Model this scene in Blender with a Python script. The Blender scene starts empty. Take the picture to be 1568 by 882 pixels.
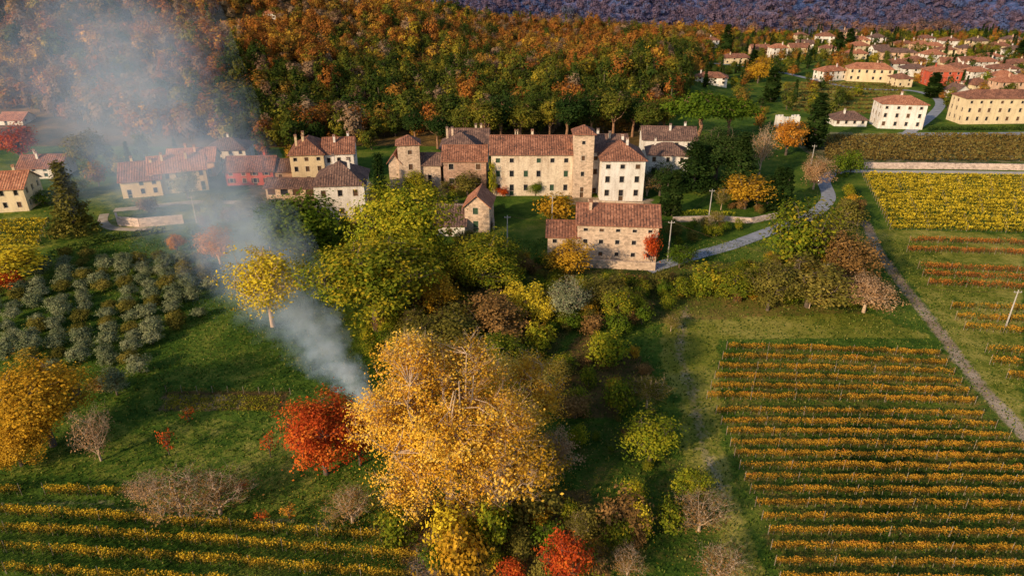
import bpy, math, random, numpy as np
from mathutils import Vector
R=random.Random(11); rng=np.random.default_rng(11)
scene=bpy.context.scene
COL=scene.collection
PITCH=math.radians(25.84); CT=math.cos(PITCH); ST=math.sin(PITCH); F=1059.0; HC=60.0
def ss(a,b,x):
    t=np.clip((np.asarray(x,dtype=float)-a)/(b-a),0,1); return t*t*(3-2*t)
def hgt(x,y):
    x=np.asarray(x,dtype=float); y=np.asarray(y,dtype=float)
    crest=np.interp(x,[-900,-400,-220,-140,-60,20,120,220],[84,68,48,26,8,-1,-6,-6])
    up=ss(245,590,y)
    h=crest*up
    side=(1-ss(50,130,x))
    h=h+9*np.exp(-((y-345)/42.)**2)*side*(0.8+0.3*np.sin(x/37.))
    amp=ss(270,420,y)*side
    h=h+amp*(8*np.sin(x/44.+y/90.+1)*np.cos(y/58.-x/130.)+3*np.sin(x/21.+y/27.))
    h=h-110*ss(625,1050,y)
    h=h+0.35*np.sin(x*.061+1)*np.sin(y*.047+.5)
    return h
# ---- survey helpers: where a sight line meets the terrain
TS=np.arange(40,1700,1.0)
def G(u,v):
    du=(u-784)/F; dv=(v-441)/F
    dx,dy,dz=du,CT-dv*ST,-(ST+dv*CT)
    X=dx*TS; Y=dy*TS; Z=HC+dz*TS
    d=Z-hgt(X,Y); i=int(np.argmax(d<0)) if (d<0).any() else len(TS)-1
    i=max(i,1); a=d[i-1]; b=d[i]; t=TS[i-1]+(a/(a-b) if a!=b else 0)
    x=dx*t; y=dy*t
    return Vector((x,y,float(hgt(x,y))))
def ztop(y,v):
    dv=(v-441)/F
    return HC-y*(ST+dv*CT)/(CT-dv*ST)
def proj(x,y,z):
    d=y*CT+(HC-z)*ST
    return 784+F*x/d, 441+F*(-(z-HC)*CT-y*ST)/d
def mpp(y,z): return (y*CT+(HC-z)*ST)/F
# ---------------- materials
def mk(name):
    m=bpy.data.materials.new(name); m.use_nodes=True; nt=m.node_tree; nt.nodes.clear(); return m,nt
def N(nt,t,ins=None,**kw):
    n=nt.nodes.new(t)
    for k,v in kw.items(): setattr(n,k,v)
    for k,v in (ins or {}).items():
        if hasattr(v,'is_linked'): nt.links.new(v,n.inputs[k])
        else: n.inputs[k].default_value=v
    return n
def ramp(nt,fac,stops):
    n=nt.nodes.new('ShaderNodeValToRGB'); cr=n.color_ramp
    while len(cr.elements)>1: cr.elements.remove(cr.elements[-1])
    cr.elements[0].position=stops[0][0]; cr.elements[0].color=(*stops[0][1],1)
    for p,c in stops[1:]:
        e=cr.elements.new(p); e.color=(*c,1)
    nt.links.new(fac,n.inputs[0]); return n.outputs[0]
def M(nt,op,a,b=0.0,c=None):
    ins={0:a,1:b}
    if c is not None: ins[2]=c
    return N(nt,'ShaderNodeMath',ins,operation=op).outputs[0]
def mixc(nt,f,a,b,bt='MIX'):
    n=nt.nodes.new('ShaderNodeMix'); n.data_type='RGBA'; n.blend_type=bt
    for idx,v in ((0,f),(6,a),(7,b)):
        if hasattr(v,'is_linked'): nt.links.new(v,n.inputs[idx])
        else: n.inputs[idx].default_value=v if idx==0 else (*v,1)
    return n.outputs[2]
def noise(nt,vec,s,d=4,r=.55):
    return N(nt,'ShaderNodeTexNoise',{'Vector':vec,'Scale':s,'Detail':d,'Roughness':r}).outputs[0]
def out(nt,sh,vol=None):
    o=nt.nodes.new('ShaderNodeOutputMaterial'); nt.links.new(sh,o.inputs[0 if vol is None else 1])
def pbsdf(nt,col,rough=.85,bump=None,bd=.1,spec=.2):
    n=N(nt,'ShaderNodeBsdfPrincipled',{'Base Color':col if hasattr(col,'is_linked') else (*col,1),'Roughness':rough,'Specular IOR Level':spec})
    if bump is not None:
        b=N(nt,'ShaderNodeBump',{'Height':bump,'Distance':bd,'Strength':1.0}); nt.links.new(b.outputs[0],n.inputs['Normal'])
    return n.outputs[0]
def leafmat(name,cols,kr=.35,wn=0.0,trans=.22):
    m,nt=mk(name)
    a=N(nt,'ShaderNodeAttribute',attribute_name='t').outputs['Fac']
    oi=N(nt,'ShaderNodeObjectInfo').outputs['Random']
    f=M(nt,'ADD',M(nt,'MULTIPLY',a,1-kr),M(nt,'MULTIPLY',oi,kr))
    if wn>0:
        p=N(nt,'ShaderNodeNewGeometry').outputs['Position']
        w=noise(nt,p,.016,1)
        w=N(nt,'ShaderNodeMapRange',{0:w,1:.35,2:.65,3:0.,4:1.}).outputs[0]
        f=M(nt,'ADD',M(nt,'MULTIPLY',f,1-wn),M(nt,'MULTIPLY',w,wn))
    k=len(cols); c=ramp(nt,f,[(.08+.84*i/(k-1),cols[i]) for i in range(k)])
    d=N(nt,'ShaderNodeBsdfDiffuse',{'Color':c}).outputs[0]
    t=N(nt,'ShaderNodeBsdfTranslucent',{'Color':c}).outputs[0]
    out(nt,N(nt,'ShaderNodeMixShader',{0:trans,1:d,2:t}).outputs[0]); return m
def simple(name,c1,c2,scale=1.,rough=.9,bd=.05,coord='Object'):
    m,nt=mk(name); v=N(nt,'ShaderNodeTexCoord').outputs[coord]
    f=noise(nt,v,scale,3); c=ramp(nt,f,[(.3,c1),(.7,c2)])
    out(nt,pbsdf(nt,c,rough)); return m
LM={}
LM['gold']=leafmat('leaf_gold',[(.42,.19,.02),(.7,.36,.03),(.82,.5,.06),(.86,.62,.16)],.15)
LM['amber']=leafmat('leaf_amber',[(.22,.12,.015),(.5,.27,.02),(.68,.4,.04)],.2)
LM['ygreen']=leafmat('leaf_yellowgreen',[(.07,.11,.01),(.18,.21,.015),(.36,.32,.02),(.62,.45,.03)],.2)
LM['green']=leafmat('leaf_green',[(.04,.075,.008),(.09,.14,.012),(.19,.22,.02)],.3)
LM['gmix']=leafmat('leaf_green_turning',[(.045,.075,.008),(.11,.145,.012),(.24,.23,.018),(.45,.31,.02)],.2)
LM['dgreen']=leafmat('leaf_darkgreen',[(.012,.028,.008),(.028,.055,.012),(.06,.085,.02)],.3)
LM['yellow']=leafmat('leaf_yellow',[(.4,.3,.02),(.65,.48,.03),(.75,.58,.05)],.2)
LM['olive']=leafmat('leaf_olive',[(.08,.11,.045),(.2,.22,.105),(.36,.35,.19)],.3)
LM['olivebrown']=leafmat('leaf_olivebrown',[(.07,.065,.014),(.16,.14,.025),(.32,.24,.05)],.3)
LM['red']=leafmat('leaf_red',[(.2,.025,.012),(.5,.07,.015),(.68,.2,.03)],.2)
LM['orange']=leafmat('leaf_orange',[(.28,.1,.015),(.52,.2,.02),(.66,.32,.05)],.2)
LM['brown']=leafmat('leaf_brown',[(.1,.055,.02),(.24,.13,.04),(.4,.22,.075)],.3)
LM['pink']=leafmat('leaf_pinkbrown',[(.22,.11,.05),(.42,.24,.11),(.56,.36,.2)],.2)
LM['f_aut']=leafmat('forest_autumn',[(.05,.065,.014),(.12,.105,.022),(.30,.17,.03),(.38,.14,.026),(.24,.085,.026),(.64,.37,.04),(.18,.09,.04)],.6,.3)
LM['f_green']=leafmat('forest_green',[(.018,.038,.010),(.04,.068,.013),(.085,.105,.016),(.19,.17,.022),(.5,.34,.03)],.6,.2)
LM['f_brown']=leafmat('forest_brown',[(.15,.09,.06),(.27,.16,.09),(.33,.22,.13),(.2,.15,.07)],.6,.2)
LM['f_far']=leafmat('forest_far_hazed',[(.05,.065,.08),(.16,.10,.08),(.26,.13,.09),(.09,.10,.14),(.08,.10,.17)],.6,.3)  # autumn browns plus bluish stops that imitate aerial haze
LM['f_far2']=leafmat('forest_farther_hazed',[(.05,.075,.16),(.13,.10,.16),(.18,.12,.16),(.08,.11,.23),(.07,.11,.25)],.6,.3)  # stronger blue haze painted into the leaf colours of trees farther off
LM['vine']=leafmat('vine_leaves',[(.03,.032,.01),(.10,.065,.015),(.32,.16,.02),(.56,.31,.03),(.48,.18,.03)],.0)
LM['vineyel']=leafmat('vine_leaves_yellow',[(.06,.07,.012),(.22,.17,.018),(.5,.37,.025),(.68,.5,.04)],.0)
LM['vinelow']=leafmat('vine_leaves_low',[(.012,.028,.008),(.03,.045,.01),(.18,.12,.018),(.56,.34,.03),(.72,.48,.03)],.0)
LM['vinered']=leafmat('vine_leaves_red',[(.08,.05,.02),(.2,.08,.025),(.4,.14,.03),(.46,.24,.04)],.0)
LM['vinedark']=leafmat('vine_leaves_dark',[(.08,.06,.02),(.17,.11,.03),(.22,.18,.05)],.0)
BARK=simple('bark',(.07,.05,.035),(.16,.12,.09),3)
BARKP=simple('bark_pale',(.36,.24,.15),(.6,.44,.3),3)
WOOD=simple('weathered_wood',(.16,.12,.09),(.34,.28,.22),2)
CONC=simple('concrete',(.34,.31,.28),(.5,.46,.42),1)
ASPH=simple('asphalt',(.2,.21,.24),(.33,.34,.38),.6,coord='Object')
GRAV=simple('gravel_path',(.26,.2,.14),(.48,.4,.31),.5)
def wallmat(name,base,stain,stone=0.):
    m,nt=mk(name); v=N(nt,'ShaderNodeTexCoord').outputs['Object']
    mp=N(nt,'ShaderNodeMapping',{0:v,'Scale':(1,1,.25)}).outputs[0]
    f1=noise(nt,mp,.6,5,.65); f2=noise(nt,v,3,3)
    f=M(nt,'ADD',M(nt,'MULTIPLY',f1,.7),M(nt,'MULTIPLY',f2,.3))
    c=ramp(nt,f,[(.38,stain),(.54,base),(.8,tuple(min(.85,x*1.12) for x in base))])
    h=f2
    if stone:
        vo=N(nt,'ShaderNodeTexVoronoi',{'Vector':N(nt,'ShaderNodeMapping',{0:v,'Scale':(1.6,1.6,2.6)}).outputs[0],'Scale':1.})
        g=N(nt,'ShaderNodeSeparateColor',{0:vo.outputs['Color']}).outputs[0]
        c=mixc(nt,stone,c,ramp(nt,g,[(0,tuple(x*.45 for x in base)),(.5,base),(1,tuple(min(.8,x*1.3) for x in base))]))
        h=vo.outputs['Distance']
    out(nt,pbsdf(nt,c,.9,h,.05)); return m
W_CREAM=wallmat('plaster_cream',(.7,.56,.41),(.4,.28,.19),.22)
W_WHITE=wallmat('plaster_white',(.76,.7,.63),(.52,.45,.38))
W_YEL=wallmat('plaster_yellow',(.7,.55,.34),(.52,.4,.25))
W_PEACH=wallmat('plaster_peach',(.64,.4,.26),(.47,.3,.2))
W_RED=wallmat('plaster_red',(.55,.1,.05),(.4,.09,.06))
W_STONE=wallmat('stone_wall_material',(.6,.44,.31),(.34,.23,.16),.5)
W_BRICK=wallmat('brick_wall_material',(.42,.26,.18),(.26,.15,.1),.55)
W_PINKST=wallmat('garden_stone',(.55,.42,.35),(.33,.25,.2),.6)
def roofmat(name,cs):
    m,nt=mk(name); uv=N(nt,'ShaderNodeTexCoord').outputs['UV']
    sc=N(nt,'ShaderNodeVectorMath',{0:uv,1:(3.2,2.4,1)},operation='MULTIPLY').outputs[0]
    fl=N(nt,'ShaderNodeVectorMath',{0:sc},operation='FLOOR').outputs[0]
    wn=N(nt,'ShaderNodeTexWhiteNoise',{'Vector':fl}).outputs['Value']
    ob=N(nt,'ShaderNodeTexCoord').outputs['Object']
    n1=noise(nt,ob,.35,5,.7)
    f=M(nt,'ADD',M(nt,'MULTIPLY',wn,.4),M(nt,'MULTIPLY',n1,1.1))
    f=M(nt,'SUBTRACT',f,.28)
    c=ramp(nt,f,[(.15,cs[0]),(.48,cs[1]),(.85,cs[2])])
    w=N(nt,'ShaderNodeTexWave',{'Vector':uv,'Scale':.5},bands_direction='X').outputs['Fac']
    out(nt,pbsdf(nt,c,.85,w,.09)); return m
RF_T=roofmat('roof_tiles',[(.08,.045,.035),(.24,.1,.06),(.44,.21,.13)])
RF_B=roofmat('roof_tiles_brown',[(.06,.042,.038),(.15,.085,.066),(.3,.18,.13)])
RF_R=roofmat('roof_tiles_red',[(.16,.06,.04),(.38,.15,.08),(.54,.27,.16)])
m,nt=mk('window_glass'); out(nt,pbsdf(nt,(.025,.025,.03),.15,spec=.6)); GLASS=m
SHUT=simple('shutter_brown',(.08,.045,.025),(.13,.07,.04),2)
SHUTG=simple('shutter_green',(.03,.06,.035),(.05,.09,.05),2)
TRIM=simple('trim_stone',(.46,.38,.29),(.58,.5,.4),2)
# ---------------- mesh utils
class MB:
    def __init__(s): s.v=[]; s.f=[]; s.m=[]; s.uv=[]
    def poly(s,pts,mi=0,uv=None):
        i=len(s.v); s.v+= [tuple(p) for p in pts]; s.f.append(tuple(range(i,i+len(pts)))); s.m.append(mi)
        s.uv+= uv if uv else [(0,0)]*len(pts)
    def box(s,x0,x1,y0,y1,z0,z1,mi=0):
        p=[(x0,y0,z0),(x1,y0,z0),(x1,y1,z0),(x0,y1,z0),(x0,y0,z1),(x1,y0,z1),(x1,y1,z1),(x0,y1,z1)]
        for q in ((0,3,2,1),(4,5,6,7),(0,1,5,4),(1,2,6,5),(2,3,7,6),(3,0,4,7)): s.poly([p[k] for k in q],mi)
    def obj(s,name,mats,parent=None):
        me=bpy.data.meshes.new(name); me.from_pydata(s.v,[],s.f)
        for a in mats: me.materials.append(a)
        me.polygons.foreach_set('material_index',s.m)
        l=me.uv_layers.new(name='UVMap'); l.data.foreach_set('uv',np.array(s.uv,dtype=np.float32).ravel())
        me.update(); o=bpy.data.objects.new(name,me); COL.objects.link(o)
        if parent: o.parent=parent
        return o
def npmesh(name,V,Q,mi=None,mats=(),t=None):
    V=np.asarray(V,dtype=np.float32); Q=np.asarray(Q,dtype=np.int32)
    me=bpy.data.meshes.new(name); me.vertices.add(len(V)); me.vertices.foreach_set('co',V.ravel())
    me.loops.add(Q.size); me.loops.foreach_set('vertex_index',Q.ravel())
    me.polygons.add(len(Q)); me.polygons.foreach_set('loop_start',np.arange(0,Q.size,4,dtype=np.int32))
    me.polygons.foreach_set('loop_total',np.full(len(Q),4,dtype=np.int32))
    for a in mats: me.materials.append(a)
    if mi is not None: me.polygons.foreach_set('material_index',np.asarray(mi,dtype=np.int32))
    if t is not None:
        at=me.attributes.new('t','FLOAT','POINT'); at.data.foreach_set('value',np.asarray(t,dtype=np.float32))
    me.update(calc_edges=True); return me
def unit(a): return a/np.maximum(np.linalg.norm(a,axis=1,keepdims=True),1e-6)
def leaves(C,s,up=.4,outw=None,rg=rng,ow=.9):
    n=len(C); nr=rg.normal(size=(n,3)); nr[:,2]=np.abs(nr[:,2])+up
    if outw is not None: nr=unit(nr)+outw*ow
    nr=unit(nr); a=unit(np.cross(nr,rg.normal(size=(n,3)))); b=np.cross(nr,a)
    s=(s*rg.uniform(.6,1.3,n))[:,None]
    V=np.stack([C+a*s,C+b*s*.62,C-a*s,C-b*s*.62],1).reshape(-1,3)
    return V,np.arange(4*n).reshape(n,4)
def tubes(P0,P1,r0,r1,k=4):
    P0=np.asarray(P0,float);P1=np.asarray(P1,float);n=len(P0)
    r0=np.broadcast_to(r0,(n,))[:,None,None]; r1=np.broadcast_to(r1,(n,))[:,None,None]
    d=unit(P1-P0); h=np.where(np.abs(d[:,2:3])>.9,np.array([[1.,0,0]]),np.array([[0,0,1.]]))
    a=unit(np.cross(d,h)); b=np.cross(d,a)
    an=np.arange(k)*2*np.pi/k; ring=a[:,None,:]*np.cos(an)[None,:,None]+b[:,None,:]*np.sin(an)[None,:,None]
    V=np.concatenate([P0[:,None]+ring*r0,P1[:,None]+ring*r1],1).reshape(-1,3)
    i=np.arange(k); j=(i+1)%k; q=np.stack([i,j,j+k,i+k],1)
    Q=(q[None]+(np.arange(n)*2*k)[:,None,None]).reshape(-1,4); return V,Q
PR={}
def tree(name,H,Rr,nc,lp,leaf,th,shape='round',seed=1,bark=None,twigs=0,cr=None,trunk_r=None,limbs=7,lobe=.35,bot=0.,tw=1.,ow=.9,tl_=1.1,heads=None):
    rg=np.random.default_rng(seed); bark=bark or BARK
    if shape in('round','umbrella'):
        lob=unit(rg.normal(size=(12,3))); d=unit(rg.normal(size=(nc,3)))
        dm=np.clip((d@lob.T),0,1).max(1)**6
        mult=(1-lobe)+lobe*dm*1.1
        rad=(rg.uniform(.03,1,nc)**.4)*mult
        P=d*rad[:,None]; zn=P[:,2].copy()
        if shape=='round':
            P[:,:2]*=(1-.25*np.clip(zn,0,1)-bot*np.clip(-zn,0,1))[:,None]; rz=(H-th)/2; C=P*np.array([Rr,Rr,rz])+np.array([0,0,th+rz])
        else:
            P[:,2]=np.abs(P[:,2]); C=P*np.array([Rr,Rr,(H-th)])+np.array([0,0,th])
        if heads:  # crown made of several rounded boughs
            hs=[]; 
            for (hx,hy,hz,hr,hh,w_) in heads:
                k=int(nc*w_); d=unit(rg.normal(size=(k,3))); dm=np.clip(d@lob.T,0,1).max(1)**5
                rd=(rg.uniform(.02,1,k)**.4)*(.72+.32*dm); hs.append(d*rd[:,None]*np.array([hr,hr,hh])+np.array([hx,hy,hz]))
            C=np.concatenate(hs); nc=len(C)
    elif shape=='column':
        z=rg.uniform(0.02,1,nc); pr=np.minimum(1,(z+.1)*4)*(1-z)**.45
        a=rg.uniform(0,6.28,nc); q=Rr*pr*(.55+.45*rg.uniform(0,1,nc)**.5)
        C=np.stack([q*np.cos(a),q*np.sin(a),th+z*(H-th)],1)
    else:
        z=rg.uniform(0,1,nc)**1.3; pr=(1-z)*(.75+.25*np.sin(z*40)); a=rg.uniform(0,6.28,nc); q=Rr*pr*rg.uniform(.2,1,nc)**.5
        C=np.stack([q*np.cos(a),q*np.sin(a),th+z*(H-th)],1)
    cr=cr or Rr*.15
    ct=rg.uniform(0,1,nc)
    cen=np.array([0,0,(th+H)/2])
    LC=(C[:,None,:]+rg.normal(size=(nc,lp,3))*np.array([cr,cr,cr*.65])).reshape(-1,3)
    o_=unit(LC-cen)
    V,Q=leaves(LC,leaf,.3,o_,rg,ow)
    tl=np.clip(np.repeat(ct,lp)*.65+rg.uniform(0,.35,nc*lp),0,1)
    t=np.repeat(tl,4)
    mi=np.ones(len(Q),int)
    tr=trunk_r or H*.022
    topz=H*(.72 if shape=='round' else .9 if shape in('column','cone') else .75)
    zz=np.linspace(-.4,topz,6); jit=rg.normal(size=(6,2))*H*.012; jit[0]=jit[1]=0
    TP=np.column_stack([jit,zz]); rr=np.linspace(tr*1.3,tr*.3,6)
    parts=[tubes(TP[:-1],TP[1:],rr[:-1],rr[1:],8)]
    nodes=[TP[2:]]
    if shape in('round','umbrella'):
        for i in range(limbs):
            a=6.283*i/limbs+rg.uniform(-.4,.4); e=rg.uniform(.3,1.25)
            z0=th*.7+rg.uniform(0,.25)*(H-th) if shape=='round' else th*rg.uniform(.6,.9)
            L=.7; end=np.array([math.cos(a)*math.cos(e)*Rr*L,math.sin(a)*math.cos(e)*Rr*L,min(H*.88,max(z0+1,th+(H-th)*(.25+.6*math.sin(e))))])
            st=np.array([0,0,z0]); mid=(st+end)/2+np.array([math.cos(a),math.sin(a),.2])*Rr*.1
            tt=np.linspace(0,1,6)[:,None]; pts=(1-tt)**2*st+2*tt*(1-tt)*mid+tt**2*end
            pts[1:]+=rg.normal(size=(5,3))*Rr*.02
            r=np.linspace(tr*.55,tr*.12,6); parts.append(tubes(pts[:-1],pts[1:],r[:-1],r[1:],5)); nodes.append(pts[1:])
        ND=np.concatenate(nodes)
        D=np.linalg.norm(ND[None]-C[:,None],axis=2)+np.where(ND[None,:,2]>C[:,None,2],Rr*.3,0)
        S=ND[D.argmin(1)]
        mid=(S+C)/2+rg.normal(size=C.shape)*cr*.4
        parts.append(tubes(S,mid,tr*.14*tw,tr*.09*tw,4)); parts.append(tubes(mid,C,tr*.09*tw,tr*.05*tw,3))
        if twigs:
            dd=unit(C-np.array([0,0,th]))[:,None]*cr*tl_
            E=C[:,None]+dd+rg.normal(size=(nc,twigs,3))*cr*.8*tl_
            parts.append(tubes(np.repeat(C,twigs,0),E.reshape(-1,3),tr*.05*tw,tr*.02*tw,3))
    off=len(V); VV=[V];QQ=[Q];MI=[mi]
    for pv,pq in parts:
        VV.append(pv);QQ.append(pq+off);MI.append(np.zeros(len(pq),int));off+=len(pv)
    V=np.concatenate(VV);Q=np.concatenate(QQ);t=np.concatenate([t,np.zeros(len(V)-len(t))])
    me=npmesh(name,V,Q,np.concatenate(MI),[bark,LM['green']],t)
    wr=np.percentile(np.abs(LC[:,0]),98)
    PR[name]=(me,H,2*wr); return me
for i in range(3):
    tree(f'broadL{i}',18,8,320,46,.22,3.0,seed=20+i,cr=.78,lobe=.48)
for i in range(4):
    tree(f'broadM{i}',8,3.6,120,34,.15,1.4,seed=30+i,twigs=2,lobe=.48,cr=.42)
    tree(f'shrub{i}',3.4,1.9,60,24,.13,.1,seed=40+i,cr=.32,limbs=6,lobe=.48)
for i in range(3):
    tree(f'olive{i}',2.6,1.75,70,30,.12,.5,seed=50+i,cr=.27,limbs=5,lobe=.35)
    tree(f'bare{i}',6,2.9,130,9,.10,.9,seed=60+i,bark=BARKP,twigs=6,cr=.45,trunk_r=.13,lobe=.4,tl_=.9)
    tree(f'sparse{i}',9,4,190,28,.125,1.5,seed=66+i,bark=BARKP,twigs=4,cr=.42,trunk_r=.18,lobe=.5,tl_=.8)
for i in range(2):
    tree(f'cypress{i}',11,1.15,200,22,.24,.2,'column',70+i,cr=.2,ow=1.4)
    tree(f'conifer{i}',13,3.6,220,26,.24,.8,'cone',74+i,cr=.4)
    tree(f'pine{i}',15,6,150,40,.3,10.2,'umbrella',78+i,cr=.75,trunk_r=.4,lobe=.15,bark=simple('pine_bark',(.22,.11,.06),(.36,.2,.12),2),tw=1.6)
    tree(f'tallpine{i}',17,4.2,120,36,.28,7.0,'round',88+i,cr=.7,trunk_r=.3,lobe=.5,bark=simple('pine_bark_red',(.2,.1,.05),(.34,.19,.11),2),tw=1.5)
    tree(f'sapling{i}',3,1.1,26,9,.1,.8,seed=80+i,cr=.22,limbs=4)
tree('hero0',24,9.6,760,64,.135,3.0,seed=5,bark=BARKP,twigs=6,cr=.62,trunk_r=.42,limbs=16,tl_=.9,
  heads=[(-2.6,1,18.6,4.2,5.2,.17),(2.4,2.5,17.0,4.2,5.0,.15),(-5.6,-1,13.2,4.0,4.8,.14),(5.6,-1.5,13.0,4.4,4.6,.15),(0,-3.2,12.5,4.8,6,.17),(-2.8,-2.5,7.2,4.2,4.,.11),(3.4,-1,6.8,4.6,4.,.12),(0,4,12,5,6,.1)])
tree('hero1',16,6.4,300,58,.135,2.5,seed=8,bark=BARKP,twigs=4,cr=.55,trunk_r=.34,limbs=10,lobe=.5,bot=.3,tl_=.8)
tree('bamboo0',9,4.5,200,44,.2,.3,seed=90,cr=.65,limbs=10,lobe=.5)
def protoobj(nm,mesh,mat,coll):
    o=bpy.data.objects.new(nm,mesh); coll.objects.link(o)
    o.material_slots[1].link='OBJECT'; o.material_slots[1].material=mat
for i in range(5):
    tree(f'ft{i}',10.5,4.9,48,16,.46,.2,seed=100+i,cr=.68,limbs=3,lobe=.38,ow=1.7)
for i in range(2):
    tree(f'fc{i}',12,3.0,55,12,.5,.5,'cone',110+i,cr=.45,ow=1.2)
    tree(f'far{i}',9,5.2,26,12,.8,.0,seed=120+i,cr=.9,limbs=2,lobe=.3,ow=1.7)
def coll(nm,items):
    c=bpy.data.collections.new(nm)
    for k,(p,mt) in enumerate(items): protoobj(f'{nm}_{k:02d}',PR[p][0],LM[mt],c)
    return c
CA=coll('autumn_forest_trees',[(f'ft{i}','f_aut') for i in range(5)])
CG=coll('green_forest_trees',[(f'ft{i}','f_green') for i in range(5)]+[('ft1','f_green'),('fc1','f_green')])
CBR=coll('brown_forest_trees',[('ft0','f_brown'),('ft1','f_brown'),('ft2','f_aut'),('ft3','f_brown')])
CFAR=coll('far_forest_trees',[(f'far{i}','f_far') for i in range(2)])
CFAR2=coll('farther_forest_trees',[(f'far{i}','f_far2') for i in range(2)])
CS=coll('undergrowth_shrubs',[('shrub0','olivebrown'),('shrub1','brown'),('shrub2','green'),('shrub3','olivebrown'),('shrub0','gmix'),('shrub1','gmix'),('shrub1','amber'),('shrub2','green'),('shrub3','ygreen'),('shrub2','olivebrown'),('sparse1','olivebrown'),('shrub0','gmix')])
CV=coll('village_trees',[('ft0','f_green'),('ft1','f_aut'),('ft2','f_green'),('ft3','gmix'),('cypress0','dgreen'),('ft4','f_aut'),('ft2','f_green'),('ft1','f_green')])
def scatter(name,pts,c,smin,smax):
    n=len(pts); k=len(c.objects)
    if n==0: return
    P=np.array(pts,dtype=np.float32); me=bpy.data.meshes.new(name); me.vertices.add(n); me.vertices.foreach_set('co',P.ravel())
    s=rng.uniform(smin,smax,n); sc=np.stack([s*rng.uniform(.85,1.15,n),s*rng.uniform(.85,1.15,n),s*rng.uniform(.85,1.25,n)],1)
    ro=np.stack([rng.normal(size=n)*.04,rng.normal(size=n)*.04,rng.uniform(0,6.28,n)],1)
    ix=rng.integers(0,k,n)
    if c is CS: sc[ix==10]*=.5
    if c is CV: sc[ix==4]*=1.15
    for nm,ty,fld,arr in (('scl','FLOAT_VECTOR','vector',sc),('rot','FLOAT_VECTOR','vector',ro),('idx','INT','value',ix)):
        a=me.attributes.new(nm,ty,'POINT'); a.data.foreach_set(fld,np.asarray(arr,dtype=np.int32 if ty=='INT' else np.float32).ravel())
    o=bpy.data.objects.new(name,me); COL.objects.link(o)
    g=bpy.data.node_groups.new(name,'GeometryNodeTree')
    g.interface.new_socket('Geometry',in_out='INPUT',socket_type='NodeSocketGeometry')
    g.interface.new_socket('Geometry',in_out='OUTPUT',socket_type='NodeSocketGeometry')
    gi=g.nodes.new('NodeGroupInput'); go=g.nodes.new('NodeGroupOutput'); ip=g.nodes.new('GeometryNodeInstanceOnPoints')
    ci=g.nodes.new('GeometryNodeCollectionInfo'); ci.inputs['Collection'].default_value=c
    ci.inputs['Separate Children'].default_value=True; ci.inputs['Reset Children'].default_value=True
    def na(nm,ty):
        q=g.nodes.new('GeometryNodeInputNamedAttribute'); q.data_type=ty; q.inputs['Name'].default_value=nm; return q.outputs['Attribute']
    L=g.links.new; L(gi.outputs[0],ip.inputs['Points']); L(ci.outputs[0],ip.inputs['Instance']); ip.inputs['Pick Instance'].default_value=True
    L(na('idx','INT'),ip.inputs['Instance Index']); L(na('rot','FLOAT_VECTOR'),ip.inputs['Rotation']); L(na('scl','FLOAT_VECTOR'),ip.inputs['Scale'])
    L(ip.outputs[0],go.inputs[0]); md=o.modifiers.new('instances','NODES'); md.node_group=g; return o
# ---------------- terrain
def axis(lo,a,b,hi,st,gr=1.09):
    c=list(np.arange(a,b,st)); s=st; x=b
    while x<hi: c.append(x); s*=gr; x+=s
    c.append(hi); s=st; x=a-st
    while x>lo: c.insert(0,x); s*=gr; x-=s
    c.insert(0,lo); return np.array(c)
XS=axis(-5000,-130,150,5000,1.0,1.05); YS=axis(-600,38,225,7000,1.0,1.035)
GX,GY=np.meshgrid(XS,YS); GZ=hgt(GX,GY)
def inpoly(poly,x,y):
    r=np.zeros(x.shape,bool); n=len(poly)
    for i in range(n):
        x0,y0=poly[i];x1,y1=poly[(i+1)%n]
        if y0==y1: continue
        c=((y0>y)!=(y1>y))&(x<(x1-x0)*(y-y0)/(y1-y0)+x0); r^=c
    return r
def wp(pts): return [(G(u,v).x,G(u,v).y) for u,v in pts]
Z=np.zeros(GX.shape+(4,),np.float32); Z[...,3]=1
def zone(ch,pts,val): 
    mk_=inpoly(wp(pts),GX,GY); Z[mk_,ch]=np.maximum(Z[mk_,ch],val)
def zline(ch,pts,w,val):
    P=wp(pts); d=np.full(GX.shape,1e9)
    for (x0,y0),(x1,y1) in zip(P[:-1],P[1:]):
        L2=(x1-x0)**2+(y1-y0)**2; t=np.clip(((GX-x0)*(x1-x0)+(GY-y0)*(y1-y0))/L2,0,1)
        d=np.minimum(d,np.hypot(GX-x0-t*(x1-x0),GY-y0-t*(y1-y0)))
    Z[...,ch]=np.maximum(Z[...,ch],val*np.clip(1.5-d/w,0,1))
zone(2,[(1130,528),(1450,540),(1600,700),(1600,900),(1200,900),(1100,620)],.38)
zone(1,[(1020,440),(1330,480),(1440,520),(1090,520),(1060,640),(1010,560)],.95)
zone(1,[(1330,350),(1568,360),(1568,680),(1480,560),(1400,440)],.65)
zone(1,[(1190,125),(1390,125),(1380,178),(1200,165)],.85)
zone(1,[(1040,480),(1100,520),(1110,700),(1180,900),(1130,900),(1040,680)],.7)
zone(1,[(0,590),(250,560),(300,480),(500,560),(440,600),(240,640),(0,760)],.25)
zone(1,[(0,720),(240,640),(440,640),(560,740),(640,800),(200,740)],.35)
zone(1,[(0,300),(180,290),(420,300),(330,350),(90,385),(0,380)],.4)
zone(2,[(600,800),(650,760),(900,750),(940,900),(620,900)],.85)
zone(2,[(840,560),(900,500),(1000,560),(950,640),(850,640)],.75)
zone(2,[(560,430),(860,400),(1330,400),(1330,480),(880,500),(840,560),(600,560)],.5)
zone(2,[(960,640),(1090,740),(1110,880),(900,880),(880,650)],.35)
zone(2,[(250,598),(440,600),(430,632),(245,628)],.9)
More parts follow.
